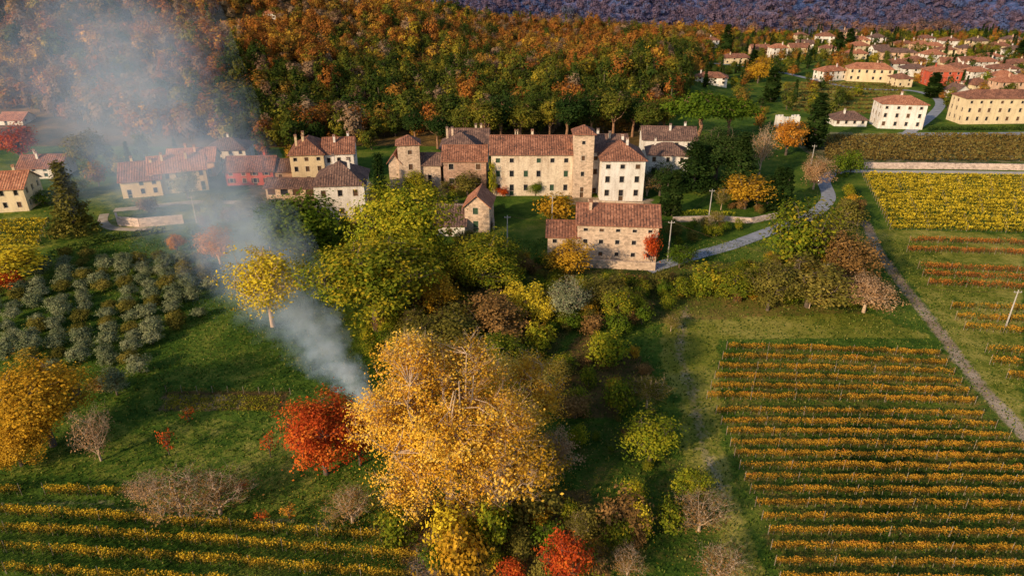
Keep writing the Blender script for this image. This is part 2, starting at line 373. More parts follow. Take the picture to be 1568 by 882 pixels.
zone(0,[(1180,200),(1400,205),(1568,212),(1568,250),(1260,248)],.45)
zone(0,[(250,606),(380,606),(370,628),(245,626)],.5)
zone(0,[(380,270),(700,285),(700,320),(480,350),(380,300)],.6)
zone(0,[(870,300),(1000,305),(1000,320),(870,315)],.7)
zline(0,[(1325,340),(1345,385),(1385,440),(1440,510),(1500,590),(1568,665),(1640,740)],1.1,1.0)
zline(0,[(1050,470),(1040,540),(1060,600),(1075,680),(1110,760)],.9,.5)
zline(0,[(640,900),(655,830),(700,800)],1.8,.9)
zline(0,[(0,770),(200,775),(400,800),(640,815)],.7,.35)
fore=(GY>235)&(GX<60); Z[fore,2]=.9; Z[(GY>560),2]=.9
me=npmesh('ground',np.stack([GX,GY,GZ],-1).reshape(-1,3),
  (lambda i:np.stack([i,i+1,i+1+len(XS),i+len(XS)],-1).reshape(-1,4))((np.arange(len(YS)-1)[:,None]*len(XS)+np.arange(len(XS)-1)[None,:])))
ca=me.attributes.new('zones','FLOAT_COLOR','POINT'); ca.data.foreach_set('color',Z.reshape(-1))
me.polygons.foreach_set('use_smooth',np.ones(len(me.polygons),bool))
m,nt=mk('ground_material'); p=N(nt,'ShaderNodeNewGeometry').outputs['Position']
n1=noise(nt,p,.05,3,.6); n2=noise(nt,p,.3,4,.65); n3=noise(nt,p,2.0,3,.7)
f=M(nt,'ADD',M(nt,'ADD',M(nt,'MULTIPLY',n1,.5),M(nt,'MULTIPLY',n2,.3)),M(nt,'MULTIPLY',n3,.2))
gr=ramp(nt,f,[(.38,(.018,.045,.006)),(.46,(.045,.090,.010)),(.53,(.085,.135,.016)),(.6,(.16,.18,.026)),(.68,(.27,.23,.06))])
g2=ramp(nt,f,[(.38,(.08,.11,.013)),(.48,(.19,.19,.024)),(.6,(.36,.30,.07))])
di=ramp(nt,f,[(.38,(.14,.09,.055)),(.5,(.28,.2,.13)),(.62,(.45,.36,.26))])
li=ramp(nt,f,[(.38,(.035,.033,.012)),(.5,(.11,.07,.024)),(.62,(.28,.16,.045))])
za=N(nt,'ShaderNodeSeparateColor',{0:N(nt,'ShaderNodeAttribute',attribute_name='zones').outputs['Color']})
nb=M(nt,'MULTIPLY',M(nt,'SUBTRACT',M(nt,'ADD',M(nt,'MULTIPLY',n2,.5),M(nt,'MULTIPLY',n3,.5)),.5),1.8)
def msk(s):
    q=M(nt,'ADD',s,nb)
    return M(nt,'MULTIPLY',N(nt,'ShaderNodeMapRange',{0:q,1:.25,2:.75,3:0.,4:1.}).outputs[0],N(nt,'ShaderNodeMapRange',{0:s,1:0.,2:.15,3:0.,4:1.}).outputs[0])
c=mixc(nt,msk(za.outputs[1]),gr,g2); c=mixc(nt,msk(za.outputs[2]),c,li); c=mixc(nt,msk(za.outputs[0]),c,di)
out(nt,pbsdf(nt,c,.95,n3,.22,.05)); me.materials.append(m)
COL.objects.link(bpy.data.objects.new('ground',me))
# mountains
mx=np.linspace(-3500,4500,640); my=np.linspace(1050,6500,420)
rdg=lambda a:1-np.abs(np.sin(a))
def mh(X,Y):
    q=rdg(X/190+Y/420+.8*np.sin(Y/260))*.5+rdg(X/110-Y/260+1.2)*.35+rdg(X/55+Y/130)*.15
    return -122+ss(1080,1420,Y)*(8+74*q)+ss(1550,4200,Y)*(420+560*q)
MX,MY=np.meshgrid(mx,my); MZ=mh(MX,MY)
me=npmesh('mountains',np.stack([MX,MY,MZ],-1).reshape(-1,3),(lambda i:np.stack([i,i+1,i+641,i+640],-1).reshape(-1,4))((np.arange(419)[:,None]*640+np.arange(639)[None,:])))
me.polygons.foreach_set('use_smooth',np.ones(len(me.polygons),bool))
m,nt=mk('mountain_forest_hazed'); p=N(nt,'ShaderNodeNewGeometry').outputs['Position']
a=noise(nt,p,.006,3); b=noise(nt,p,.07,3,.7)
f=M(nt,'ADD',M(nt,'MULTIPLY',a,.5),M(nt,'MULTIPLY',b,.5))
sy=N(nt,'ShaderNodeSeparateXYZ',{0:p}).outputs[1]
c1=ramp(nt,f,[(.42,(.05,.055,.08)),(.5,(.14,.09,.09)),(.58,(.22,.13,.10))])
c2=ramp(nt,f,[(.42,(.04,.07,.17)),(.5,(.08,.11,.25)),(.58,(.15,.14,.27))])  # aerial haze put into the base colour as blue, blended in with distance
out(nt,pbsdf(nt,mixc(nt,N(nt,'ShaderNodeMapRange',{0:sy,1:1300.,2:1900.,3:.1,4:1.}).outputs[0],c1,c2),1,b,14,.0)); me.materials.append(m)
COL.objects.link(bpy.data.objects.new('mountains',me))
# ---------------- houses
def facade(mb,mw,o,ux,L,H,nc,nr,w,h,door=False,rg=R,sh=None):
    uy=Vector((-ux.y,ux.x,0))
    o=Vector(o)
    def P(a,z,d=0): return o+ux*a+Vector((0,0,z))+uy*d
    if nc==0 or nr==0:
        mb.poly([P(0,-2),P(L,-2),P(L,H),P(0,H)],0); return
    us=[0]; mg=L/nc; w=min(w,mg*.6)
    for i in range(nc):
        c_=mg*(i+.5)+rg.uniform(-.12,.12)*mg*.5; us+=[c_-w/2,c_+w/2]
    us.append(L); S=H/nr; vs=[-2,0.02]
    for j in range(nr):
        hh=h if j<nr-1 or nr<3 else h*.7
        z0=S*j+S*.38; vs+=[z0,min(z0+hh,H-.15,S*(j+1)-.05)]
    vs.append(H); dc=rg.randrange(nc) if door else -1
    for i in range(len(us)-1):
        for j in range(len(vs)-1):
            a0,a1,z0,z1=us[i],us[i+1],vs[j],vs[j+1]
            iw=(i%2==1) and (j>=2 and j%2==0) and j<len(vs)-1
            col_=(i-1)//2
            if i%2==1 and col_==dc and j==1: iw=True
            elif iw and rg.random()<.08: iw=False
            if not iw: mb.poly([P(a0,z0),P(a1,z0),P(a1,z1),P(a0,z1)],0); continue
            d=.28
            mb.poly([P(a0,z0),P(a0,z0,d),P(a0,z1,d),P(a0,z1)],0); mb.poly([P(a1,z0,d),P(a1,z0),P(a1,z1),P(a1,z1,d)],0)
            mb.poly([P(a0,z1),P(a0,z1,d),P(a1,z1,d),P(a1,z1)],0); mb.poly([P(a0,z0,d),P(a0,z0),P(a1,z0),P(a1,z0,d)],0)
            closed=rg.random()<.3
            dd=.12 if closed else d
            mw.poly([P(a0,z0,dd),P(a1,z0,dd),P(a1,z1,dd),P(a0,z1,dd)],1 if closed or j==1 else 0)
            if j>1:
                t=.1
                for (b0,b1,y0,y1) in ((a0-t,a0,z0,z1),(a1,a1+t,z0,z1),(a0-t,a1+t,z1,z1+t),(a0-t-.05,a1+t+.05,z0-t,z0)):
                    q=[P(b0,y0,-.04),P(b1,y0,-.04),P(b1,y1,-.04),P(b0,y1,-.04)]; r_=[P(b0,y0),P(b1,y0),P(b1,y1),P(b0,y1)]
                    mw.poly(q,2)
                    for e in range(4): mw.poly([r_[e],r_[(e+1)%4],q[(e+1)%4],q[e]],2)
                if sh and not closed:
                    for b0,b1 in ((a0-t-w*.5,a0-t),(a1+t,a1+t+w*.5)):
                        mw.poly([P(b0,z0,-.07),P(b1,z0,-.07),P(b1,z1,-.07),P(b0,z1,-.07)],1)
def slab(mb,pts,eave,t=.2):
    pts=[Vector(p) for p in pts]; e=(pts[1]-pts[0]).normalized(); nrm=e.cross(pts[2]-pts[0]).normalized(); s=nrm.cross(e)
    uv=[((p-pts[0]).dot(e),(p-pts[0]).dot(s)) for p in pts]
    mb.poly(pts,0,uv); lo=[p-Vector((0,0,t)) for p in pts]; mb.poly(lo[::-1],1)
    for i in range(len(pts)): j=(i+1)%len(pts); mb.poly([lo[i],lo[j],pts[j],pts[i]],0)
def roofmesh(mb,x0,x1,y0,y1,z,rise,kind,o=.55):
    X0,X1,Y0,Y1=x0-o,x1+o,y0-o,y1+o
    if kind=='x':
        k=rise/((y1-y0)/2); ze=z-k*o+.2; ym=(y0+y1)/2; zr=z+rise+.2
        slab(mb,[(X0,Y0,ze),(X1,Y0,ze),(X1,ym,zr),(X0,ym,zr)],0); slab(mb,[(X1,Y1,ze),(X0,Y1,ze),(X0,ym,zr),(X1,ym,zr)],0)
        mb.box(X0,X1,ym-.16,ym+.16,zr-.05,zr+.1,0)
    elif kind=='y':
        k=rise/((x1-x0)/2); ze=z-k*o+.2; xm=(x0+x1)/2; zr=z+rise+.2
        slab(mb,[(X1,Y0,ze),(X1,Y1,ze),(xm,Y1,zr),(xm,Y0,zr)],0); slab(mb,[(X0,Y1,ze),(X0,Y0,ze),(xm,Y0,zr),(xm,Y1,zr)],0)
        mb.box(xm-.16,xm+.16,Y0,Y1,zr-.05,zr+.1,0)
    elif kind=='shed':
        slab(mb,[(X0,Y0,z+.1),(X1,Y0,z+.1),(X1,Y1,z+rise),(X0,Y1,z+rise)],0)
    else:
        ze=z+.05; zr=z+rise+.2; W=X1-X0; D=Y1-Y0
        if W>=D: a=(X0+D/2,(Y0+Y1)/2,zr); b=(X1-D/2,(Y0+Y1)/2,zr)
        else: a=((X0+X1)/2,Y0+W/2,zr); b=((X0+X1)/2,Y1-W/2,zr)
        c0,c1,c2,c3=(X0,Y0,ze),(X1,Y0,ze),(X1,Y1,ze),(X0,Y1,ze)
        if abs(W-D)<.1: 
            for p,q in ((c0,c1),(c1,c2),(c2,c3),(c3,c0)): slab(mb,[p,q,a],0)
        elif W>D: slab(mb,[c0,c1,b,a],0);slab(mb,[c1,c2,b],0);slab(mb,[c2,c3,a,b],0);slab(mb,[c3,c0,a],0)
        else: slab(mb,[c0,c1,a],0);slab(mb,[c1,c2,b,a],0);slab(mb,[c2,c3,b],0);slab(mb,[c3,c0,a,b],0)
def house(name,u0,u1,vb,ve,depth,rise,kind='x',rot=0,st=3,nc=4,wall=None,rf=None,ch=1,win=(1.,1.45),sh=False,wide=None,door=True,back=0,hh=None):
    wall=wall or W_CREAM; rf=rf or RF_T; b=G((u0+u1)/2,vb); H=hh or ztop(b.y,ve)-b.z; W=wide or (u1-u0)*mpp(b.y,b.z+H/2)
    e=bpy.data.objects.new(name,None); COL.objects.link(e); e.location=b+Vector((0,back,0)); e.rotation_euler=(0,0,math.radians(rot))
    mb=MB(); mw=MB(); x0,x1=-W/2,W/2
    cs=max(1,round(depth/ (W/max(nc,1)))) if nc else 0
    facade(mb,mw,(x0,0,0),Vector((1,0,0)),W,H,nc,st,*win,door=door,sh=sh)
    facade(mb,mw,(x1,0,0),Vector((0,1,0)),depth,H,cs,st,*win,sh=sh)
    facade(mb,mw,(x1,depth,0),Vector((-1,0,0)),W,H,nc,st,*win,sh=sh)
    facade(mb,mw,(x0,depth,0),Vector((0,-1,0)),depth,H,cs,st,*win,sh=sh)
    if kind=='x':
        for x in (x0,x1): mb.poly([(x,0,H),(x,depth,H),(x,depth/2,H+rise)],0)
    if kind=='y':
        for y in (0,depth): mb.poly([(x0,y,H),(x1,y,H),(0,y,H+rise)],0)
    if kind=='shed': mb.poly([(x0,depth,H),(x1,depth,H),(x1,depth,H+rise-.1),(x0,depth,H+rise-.1)],0)
    mb.obj('walls',[wall],e)
    if mw.f: mw.obj('windows',[GLASS,SHUTG if R.random()<.3 else SHUT,TRIM],e)
    mr=MB(); roofmesh(mr,x0,x1,0,depth,H,rise,kind); mr.obj('roof',[rf,WOOD],e)
    if ch:
        mc=MB()
        for i in range(ch):
            cx=R.uniform(x0*.75,x1*.75); cy=depth*R.choice([.35,.65]); zt=H+rise+.9
            mc.box(cx-.3,cx+.3,cy-.3,cy+.3,H+.2,zt,0); mc.box(cx-.42,cx+.42,cy-.42,cy+.42,zt+.003,zt+.12,1)
            for sx in(-.26,.14): mc.box(cx+sx,cx+sx+.12,cy-.26,cy+.26,zt+.123,zt+.4,0)
            mc.box(cx-.4,cx+.4,cy-.4,cy+.4,zt+.403,zt+.5,1)
        mc.obj('chimneys',[wall,rf],e)
    return e,W,H
house('villa',752,876,300,236,12,3.4,'x',0,3,6,W_CREAM,RF_T,3,(1.1,1.7))
house('villa_tower',876,906,303,206,5.3,1.8,'hip',0,4,1,W_STONE,RF_T,0,(.9,1.3))
house('white_villa_wing',918,984,308,246,13,3.6,'hip',0,3,3,W_WHITE,RF_T,2,(1.2,1.7))
house('villa_side_wing',896,922,296,232,12,3,'x',0,3,1,W_WHITE,RF_B,1)
house('rear_villa_wing',905,958,282,227,10,2.6,'x',0,2,0,W_CREAM,RF_B,1)
house('white_rear_house',982,1062,252,214,10,2.8,'x',-4,2,4,W_WHITE,RF_B,2,(1.2,1.5))
house('low_rear_house',990,1050,272,238,9,2.6,'hip',-6,2,3,W_WHITE,RF_B,1)
house('brick_barn',680,745,290,246,9,3.0,'x',0,2,3,W_BRICK,RF_T,0,(1.3,1.6))
house('rear_farm_house',676,735,272,228,11,3.4,'hip',0,2,2,W_STONE,RF_B,2)
house('tall_rear_house',690,748,262,219,10,3,'x',0,2,2,W_CREAM,RF_B,2)
house('dovecote_tower',613,646,292,222,5.6,1.9,'hip',8,3,1,W_STONE,RF_T,0,(1.1,1.6))
house('tower_outbuilding',644,676,290,252,7,2.2,'x',0,1,1,W_STONE,RF_B,0)
house('tower_outbuilding',598,616,292,248,7,2.0,'y',0,1,0,W_STONE,RF_T,0)
house('stone_chapel',712,750,356,316,8,2.6,'y',-6,2,1,W_STONE,RF_R,0,(1.2,1.6))
house('low_shed',668,712,362,346,8,2.6,'shed',0,1,1,W_WHITE,RF_B,0,(.9,.9))
house('stone_farmhouse',882,1004,400,344,9.5,2.8,'x',-5,3,5,W_STONE,RF_T,1,(.9,1.0))
house('stone_farmhouse_annex',838,884,396,362,8,2.0,'x',-4,2,2,W_STONE,RF_T,0,(.9,.9))
house('white_hipped_house',487,562,338,284,13,4.2,'hip',6,2,3,W_WHITE,RF_B,2,(1.1,1.6))
house('cream_house',450,500,284,237,14,3.2,'hip',8,3,3,W_YEL,RF_T,3)
house('cream_house_wing',500,545,280,235,12,3,'x',8,2,3,W_WHITE,RF_T,2)
house('yellow_farmhouse',192,248,302,276,12,3.4,'x',18,2,3,W_YEL,RF_T,2)
house('long_farmhouse',240,318,295,262,10,3.2,'x',22,2,5,W_YEL,RF_R,2)
house('rear_row_house',262,330,272,248,9,2.8,'x',10,2,4,W_PEACH,RF_R,2)
house('grey_roof_house',318,378,252,230,10,2.6,'hip',5,2,4,W_WHITE,RF_B,1)
house('pink_house',348,420,284,262,10,2.8,'x',4,2,4,W_RED,RF_T,1,sh=True)
house('dark_barn',418,470,282,262,9,2.2,'x',4,1,2,W_BRICK,RF_B,0)
house('open_barn',408,486,306,288,7,1.6,'x',-3,1,4,W_STONE,RF_B,0,(2.2,1.8))
house('white_cottage',33,96,274,257,9,2.6,'x',5,2,4,W_WHITE,RF_T,2)
house('yellow_cottage',-40,42,326,290,10,3,'x',10,2,4,W_YEL,RF_R,1)
house('farm_shed',0,36,192,184,8,2,'x',0,1,2,W_WHITE,RF_R,0)
HL=[(1345,1410,198,160,'hip',-8,3,4,W_WHITE,RF_R,'white_palazzo'),(1470,1610,190,151,'hip',0,3,9,W_YEL,RF_T,'yellow_palazzo'),
 (1277,1326,194,184,'hip',0,1,4,W_WHITE,RF_R,0),(1065,1112,130,119,'hip',0,2,4,W_WHITE,RF_T,0),(1107,1150,98,89,'hip',10,2,4,W_YEL,RF_T,0),
 (1180,1205,92,74,'hip',0,3,3,W_WHITE,RF_R,0),(1208,1238,88,73,'x',0,2,3,W_YEL,RF_T,0),(1250,1276,66,56,'hip',0,2,3,W_WHITE,RF_R,0),
 (1255,1300,124,109,'hip',8,2,4,W_WHITE,RF_T,0),(1298,1362,126,106,'hip',-5,2,6,W_YEL,RF_R,0),(1292,1330,72,62,'hip',0,2,4,W_YEL,RF_R,0),
 (1350,1402,92,81,'hip',6,2,5,W_PEACH,RF_T,0),(1416,1446,96,84,'hip',0,2,3,W_WHITE,RF_R,0),(1420,1468,132,110,'hip',-5,3,4,W_RED,RF_R,'red_house'),
 (1470,1500,104,95,'x',0,2,3,W_WHITE,RF_T,0),(1484,1516,124,110,'hip',0,2,3,W_WHITE,RF_T,0),(1516,1560,120,106,'hip',5,2,4,W_WHITE,RF_B,0),
 (1460,1484,152,140,'y',0,2,2,W_WHITE,RF_T,0),(1486,1520,142,130,'hip',0,2,3,W_YEL,RF_T,0),(1525,1580,146,126,'hip',-5,2,4,W_PEACH,RF_R,0),
 (1540,1600,108,98,'hip',0,2,4,W_YEL,RF_R,0),(1575,1640,160,145,'hip',0,2,4,W_WHITE,RF_R,0),(1336,1362,86,76,'x',0,2,3,W_WHITE,RF_B,0),
 (1372,1396,134,121,'hip',0,2,2,W_YEL,RF_R,0),(1078,1100,74,62,'hip',0,2,3,W_WHITE,RF_T,0),(1150,1178,84,75,'x',5,2,3,W_PEACH,RF_B,0),
 (1400,1424,78,69,'hip',0,2,3,W_PEACH,RF_T,0),(1505,1535,96,87,'hip',0,2,3,W_WHITE,RF_T,0),(1220,1244,76,67,'x',0,2,3,W_WHITE,RF_B,0),
 (1566,1610,128,115,'hip',0,2,3,W_WHITE,RF_T,0),(1440,1462,104,96,'x',0,2,3,W_YEL,RF_R,0),(340,385,50,40,'x',0,1,4,W_PEACH,RF_T,0),(402,424,29,21,'hip',0,2,3,W_WHITE,RF_B,0)]
for (u_,v_) in ((1270,84),(1312,92),(1375,108),(1385,76),(1430,80),(1455,74),(1480,84),(1500,74),(1530,80),(1555,88),(1405,104),(1318,80),(1228,62),(1550,70),(1470,116),(1400,118),(1345,66),(1510,106),(1300,58),(1535,132),(1420,68),(1448,88)):
    w_=.065*(v_+72)*R.uniform(2.2,3.2)/1.0; HL.append((u_-w_/2,u_+w_/2,v_,v_-.065*(v_+72)*R.uniform(.85,1.15),'hip',0,2,3,R.choice([W_WHITE,W_YEL,W_PEACH,W_WHITE]),RF_R,0))
for t in HL:
    house(t[10] or 'village_house',t[0],t[1],t[2],t[3],10 if t[10] else R.uniform(7,9.5),R.uniform(1.9,2.7),t[4],t[5]+(0 if t[10] else R.uniform(-14,14)),t[6],t[7],t[8],t[9] if t[10] else R.choice([RF_R,RF_R,RF_T,RF_T,RF_B]),1,(1.1,1.5),sh=False,door=False)
def folly():
    b=G(1206,196); e=bpy.data.objects.new('crenellated_folly',None); COL.objects.link(e); e.location=b
    mb=MB()
    for cx,w,h in ((-3,2.4,4.2),(0,3.6,3.4),(3,2.4,4.2)):
        mb.box(cx-w/2+.01,cx+w/2-.01,0,3,-1,h); k=int(w/.8)
        for i in range(k): mb.box(cx-w/2+i*w/k+.05,cx-w/2+i*w/k+w/k*.55,0,.5,h+.003,h+.7)
        mb.box(cx-.4,cx+.4,-.05,-.003,0,1.9,1)
    mb.obj('walls',[W_WHITE,SHUT],e)
folly()
# ---------------- roads, paths
def ribbon(name,pts,w,mat,off=.06):
    P=[G(u,v) for u,v in pts]; S=[]
    for i in range(len(P)-1):
        p0=P[max(i-1,0)];p1=P[i];p2=P[i+1];p3=P[min(i+2,len(P)-1)]
        for k in range(12):
            t=k/12; S.append(.5*((2*p1)+(p2-p0)*t+(2*p0-5*p1+4*p2-p3)*t*t+(3*p1-p0-3*p2+p3)*t**3))
    S.append(P[-1]); mb=MB(); rows=[]
    for i,p in enumerate(S):
        d=(S[min(i+1,len(S)-1)]-S[max(i-1,0)]); d.z=0; d.normalize(); nn=Vector((-d.y,d.x,0))
        rows.append([Vector((q.x,q.y,float(hgt(q.x,q.y))+off)) for q in [p+nn*w*s for s in (-.5,-.17,.17,.5)]])
    for a,b in zip(rows[:-1],rows[1:]):
        for k in range(3): mb.poly([a[k],a[k+1],b[k+1],b[k]][::-1],0)
    mb.obj(name,[mat]); return S
LANE=ribbon('country_lane',[(1285,262),(1262,275),(1268,305),(1236,334),(1185,352),(1120,376),(1070,390),(1020,404),(990,414)],3.7,ASPH)
ribbon('field_road',[(1278,262),(1330,263),(1450,264),(1568,266),(1680,268)],3.2,CONC,.09)
ribbon('village_lane',[(160,328),(158,340),(175,350),(230,352)],2.2,GRAV)
ribbon('village_lane',[(175,322),(220,318),(300,310),(400,312),(470,318)],3,GRAV)
ribbon('village_street',[(1390,205),(1440,160),(1400,140),(1300,134),(1180,108),(1060,95)],4,ASPH)
ribbon('village_street',[(1380,206),(1480,206),(1600,205)],5,ASPH,.1)
def wall_line(name,pts,h,mat,th=.5):
    P=[G(u,v) for u,v in pts]; mb=MB()
    for a,b in zip(P[:-1],P[1:]):
        n=max(1,int((b-a).length/6))
        for i in range(n):
            p=a.lerp(b,i/n); q=a.lerp(b,(i+1)/n-.002); d=(q-p); d.z=0; d.normalize(); nn=Vector((-d.y,d.x,0))*th/2
            z0=Vector((0,0,-.6)); z1=Vector((0,0,h+R.uniform(-.08,.08)))
            c=[p-nn,q-nn,q+nn,p+nn]; lo=[x+z0 for x in c]; hi=[x+z1 for x in c]
            mb.poly(hi,0); 
            for k in range(4): mb.poly([lo[k],lo[(k+1)%4],hi[(k+1)%4],hi[k]],0)
    mb.obj(name,[mat])
wall_line('stone_wall',[(1322,258),(1450,259),(1568,261),(1660,262)],1.9,W_PINKST)
wall_line('stone_wall',[(180,338),(182,345),(215,348),(282,342)],2.2,W_PINKST)
wall_line('stone_wall',[(1030,340),(1090,338),(1150,342),(1188,334)],1.3,W_PINKST)
wall_line('retaining_wall',[(872,408),(1003,414)],1.8,W_STONE)
wall_line('courtyard_wall',[(752,318),(756,352)],1.8,W_STONE)
wall_line('courtyard_wall',[(900,312),(985,318)],1.2,W_STONE)
# ---------------- vines, hedges
def leafwall(name,rows,h0,h1,th,dens,leaf,mat,post=6.,trunks=True):
    C=[];T=[];A=[];B=[];r=[]
    for (x0,y0),(x1,y1) in rows:
        L=math.hypot(x1-x0,y1-y0); n=int(L*dens)
        if n<4: continue
        s=rng.uniform(0,1,n); nb=max(2,int(L/1.1)); top=rng.uniform(.72,1.1,nb+2); tt=rng.uniform(0,1,nb+2); wob=rng.normal(size=nb+2)*.06
        k=s*nb; lt=np.interp(k,np.arange(nb+2),top); z=h0+(h1-h0)*lt*rng.uniform(0,1,n)**.75
        keep=rng.uniform(0,1,n)<np.interp(k,np.arange(nb+2),rng.uniform(.3,1.3,nb+2))
        ox=np.clip(rng.normal(size=n),-1.5,1.5)*th*.5+np.interp(k,np.arange(nb+2),wob); nx,ny=-(y1-y0)/L,(x1-x0)/L
        x=x0+(x1-x0)*s+nx*ox; y=y0+(y1-y0)*s+ny*ox
        P=np.stack([x,y,hgt(x,y)+z],1)[keep]; C.append(P)
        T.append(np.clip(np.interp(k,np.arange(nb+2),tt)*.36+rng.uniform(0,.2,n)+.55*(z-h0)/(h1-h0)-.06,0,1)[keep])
        if post:
            m_=max(2,int(L/post)+1); q=np.linspace(0,1,m_); px=x0+(x1-x0)*q; py=y0+(y1-y0)*q; pz=hgt(px,py)
            A.append(np.stack([px,py,pz-.3],1)); B.append(np.stack([px,py,pz+h1+.22],1)); r+= [.05]*m_
        if trunks:
            m_=int(L/1.1); q=(np.arange(m_)+.5)/m_; px=x0+(x1-x0)*q; py=y0+(y1-y0)*q; pz=hgt(px,py)
            A.append(np.stack([px,py,pz-.1],1)); B.append(np.stack([px+rng.normal(size=m_)*.06,py,pz+h0+.25],1)); r+=[.035]*m_
    C=np.concatenate(C);T=np.concatenate(T); V,Q=leaves(C,leaf,.2); mi=np.ones(len(Q),int); t=np.repeat(T,4)
    if A:
        pv,pq=tubes(np.concatenate(A),np.concatenate(B),np.array(r),np.array(r)*.9,4)
        Q=np.concatenate([Q,pq+len(V)]);V=np.concatenate([V,pv]);mi=np.concatenate([mi,np.zeros(len(pq),int)]);t=np.concatenate([t,np.zeros(len(pv))])
    o=bpy.data.objects.new(name,npmesh(name,V,Q,mi,[WOOD,mat],t)); COL.objects.link(o); return o
def seg(a,b): p=G(*a);q=G(*b); return ((p.x,p.y),(q.x,q.y))
def between(a0,b0,a1,b1,n):
    A0,B0,A1,B1=G(*a0),G(*b0),G(*a1),G(*b1); o=[]
    for i in range(n):
        t=i/(n-1); p=A0.lerp(A1,t); q=B0.lerp(B1,t); o.append(((p.x,p.y),(q.x,q.y)))
    return o
up=[seg((1112-i*6,535+i*15.2),(1437+i*11,546+i*14.8)) for i in range(6)]
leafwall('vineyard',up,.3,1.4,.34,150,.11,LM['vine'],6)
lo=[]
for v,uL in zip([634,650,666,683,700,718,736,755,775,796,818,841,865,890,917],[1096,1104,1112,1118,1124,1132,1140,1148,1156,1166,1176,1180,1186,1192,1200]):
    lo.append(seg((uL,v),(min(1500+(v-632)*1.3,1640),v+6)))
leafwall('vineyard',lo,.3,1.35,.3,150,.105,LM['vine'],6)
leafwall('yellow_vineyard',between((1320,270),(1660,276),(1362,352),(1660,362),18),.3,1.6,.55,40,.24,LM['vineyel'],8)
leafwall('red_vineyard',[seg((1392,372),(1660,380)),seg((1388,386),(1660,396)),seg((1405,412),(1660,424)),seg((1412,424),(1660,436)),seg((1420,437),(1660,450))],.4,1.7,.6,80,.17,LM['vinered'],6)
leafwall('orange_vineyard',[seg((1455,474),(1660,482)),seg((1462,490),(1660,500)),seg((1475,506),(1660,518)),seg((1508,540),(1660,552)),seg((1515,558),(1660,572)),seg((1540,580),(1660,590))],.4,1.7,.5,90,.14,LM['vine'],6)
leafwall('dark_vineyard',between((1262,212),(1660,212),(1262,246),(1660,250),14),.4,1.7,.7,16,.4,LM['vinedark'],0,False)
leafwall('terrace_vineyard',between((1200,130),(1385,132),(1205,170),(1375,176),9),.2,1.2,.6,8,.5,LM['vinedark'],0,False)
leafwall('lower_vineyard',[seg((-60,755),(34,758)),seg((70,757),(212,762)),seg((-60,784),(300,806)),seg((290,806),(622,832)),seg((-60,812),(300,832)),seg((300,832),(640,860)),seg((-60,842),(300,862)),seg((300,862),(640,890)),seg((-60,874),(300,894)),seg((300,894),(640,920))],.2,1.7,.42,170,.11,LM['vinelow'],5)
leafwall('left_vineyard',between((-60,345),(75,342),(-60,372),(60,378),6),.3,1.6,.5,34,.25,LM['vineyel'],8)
leafwall('hedge',[seg((75,396),(150,372)),seg((150,372),(255,356))],.0,1.8,.6,60,.2,LM['dgreen'],0,False)
leafwall('hedge',[seg((1034,330),(1124,332))],.0,1.6,.6,70,.2,LM['ygreen'],0,False)
leafwall('hedge',[seg((1420,200),(1600,200))],.0,1.6,.8,30,.35,LM['dgreen'],0,False)
leafwall('vegetable_garden',between((258,608),(430,611),(250,626),(425,630),5),.0,.6,.5,60,.1,LM['gmix'],0,False)
leafwall('garden_fence_plants',[seg((255,600),(445,604))],.1,1.0,.25,24,.1,LM['olivebrown'],2.2,False)
# ---------------- individual trees
def T(name,proto,u,vb,vt,wpx,mat,rz=None):
    b=G(u,vb); me,PH,PW=PR[proto]; H=ztop(b.y,vt)-b.z; W=wpx*mpp(b.y,b.z+H*.6)
    o=bpy.data.objects.new(name,me); COL.objects.link(o); o.location=b-Vector((0,0,.05)); o.scale=(W/PW,W/PW,H/PH); o.rotation_euler=(0,0,R.uniform(0,6.28) if rz is None else rz)
    o.material_slots[1].link='OBJECT'; o.material_slots[1].material=LM[mat]; return o
T('golden_linden_tree','hero0',690,772,500,252,'gold',0)
T('golden_linden_tree','hero1',808,685,530,116,'gold')
T('pale_branch_tree','sparse0',815,770,650,110,'amber')
T('bare_tree','bare2',775,795,660,120,'gold')
T('spreading_oak_tree','broadL0',578,505,345,178,'gmix')
T('spreading_oak_tree','broadL1',622,440,262,140,'ygreen')
T('spreading_oak_tree','broadL2',740,458,352,120,'gmix')
T('maple_tree','broadM0',672,488,412,62,'amber')
T('red_maple_tree','broadL1',500,725,604,112,'red')
T('red_maple_tree','broadM2',552,712,620,70,'red')
T('yellow_ash_tree','sparse1',418,500,362,110,'yellow')
T('orange_cherry_tree','sparse2',338,405,345,66,'orange')
T('bamboo_clump','bamboo0',468,385,292,112,'green')
T('bamboo_clump','bamboo0',425,360,300,60,'green')
T('autumn_oak_tree','broadL2',82,682,548,140,'amber')
T('autumn_oak_tree','broadL0',34,712,648,90,'amber')
T('bare_tree','bare0',155,705,625,60,'pink')
T('bare_tree','bare1',278,790,728,110,'brown')
T('bare_tree','bare2',338,786,726,95,'brown')
T('bare_tree','bare0',225,770,730,60,'pink')
for u,vb,vt in ((260,697,655),(415,700,660),(402,800,782),(444,795,772),(290,645,625),(372,752,735)): T('young_fruit_tree',f'sapling{R.randrange(2)}',u,vb,vt,24,R.choice(['red','orange']))
for i,(u,vb,vt,w_) in enumerate(((672,228,176,38),(705,226,160,40),(742,230,152,44),(765,222,142,40),(800,222,152,44),(845,218,148,40),(872,220,138,46),(905,214,140,42),(935,216,138,46),(965,210,144,42),(990,216,152,40),(1015,212,148,40),(640,220,168,36),(820,212,138,36))):
    T('pine_tree',f'tallpine{i%2}',u+R.uniform(-6,6),vb,vt,w_,'f_green' if i%3 else 'dgreen')
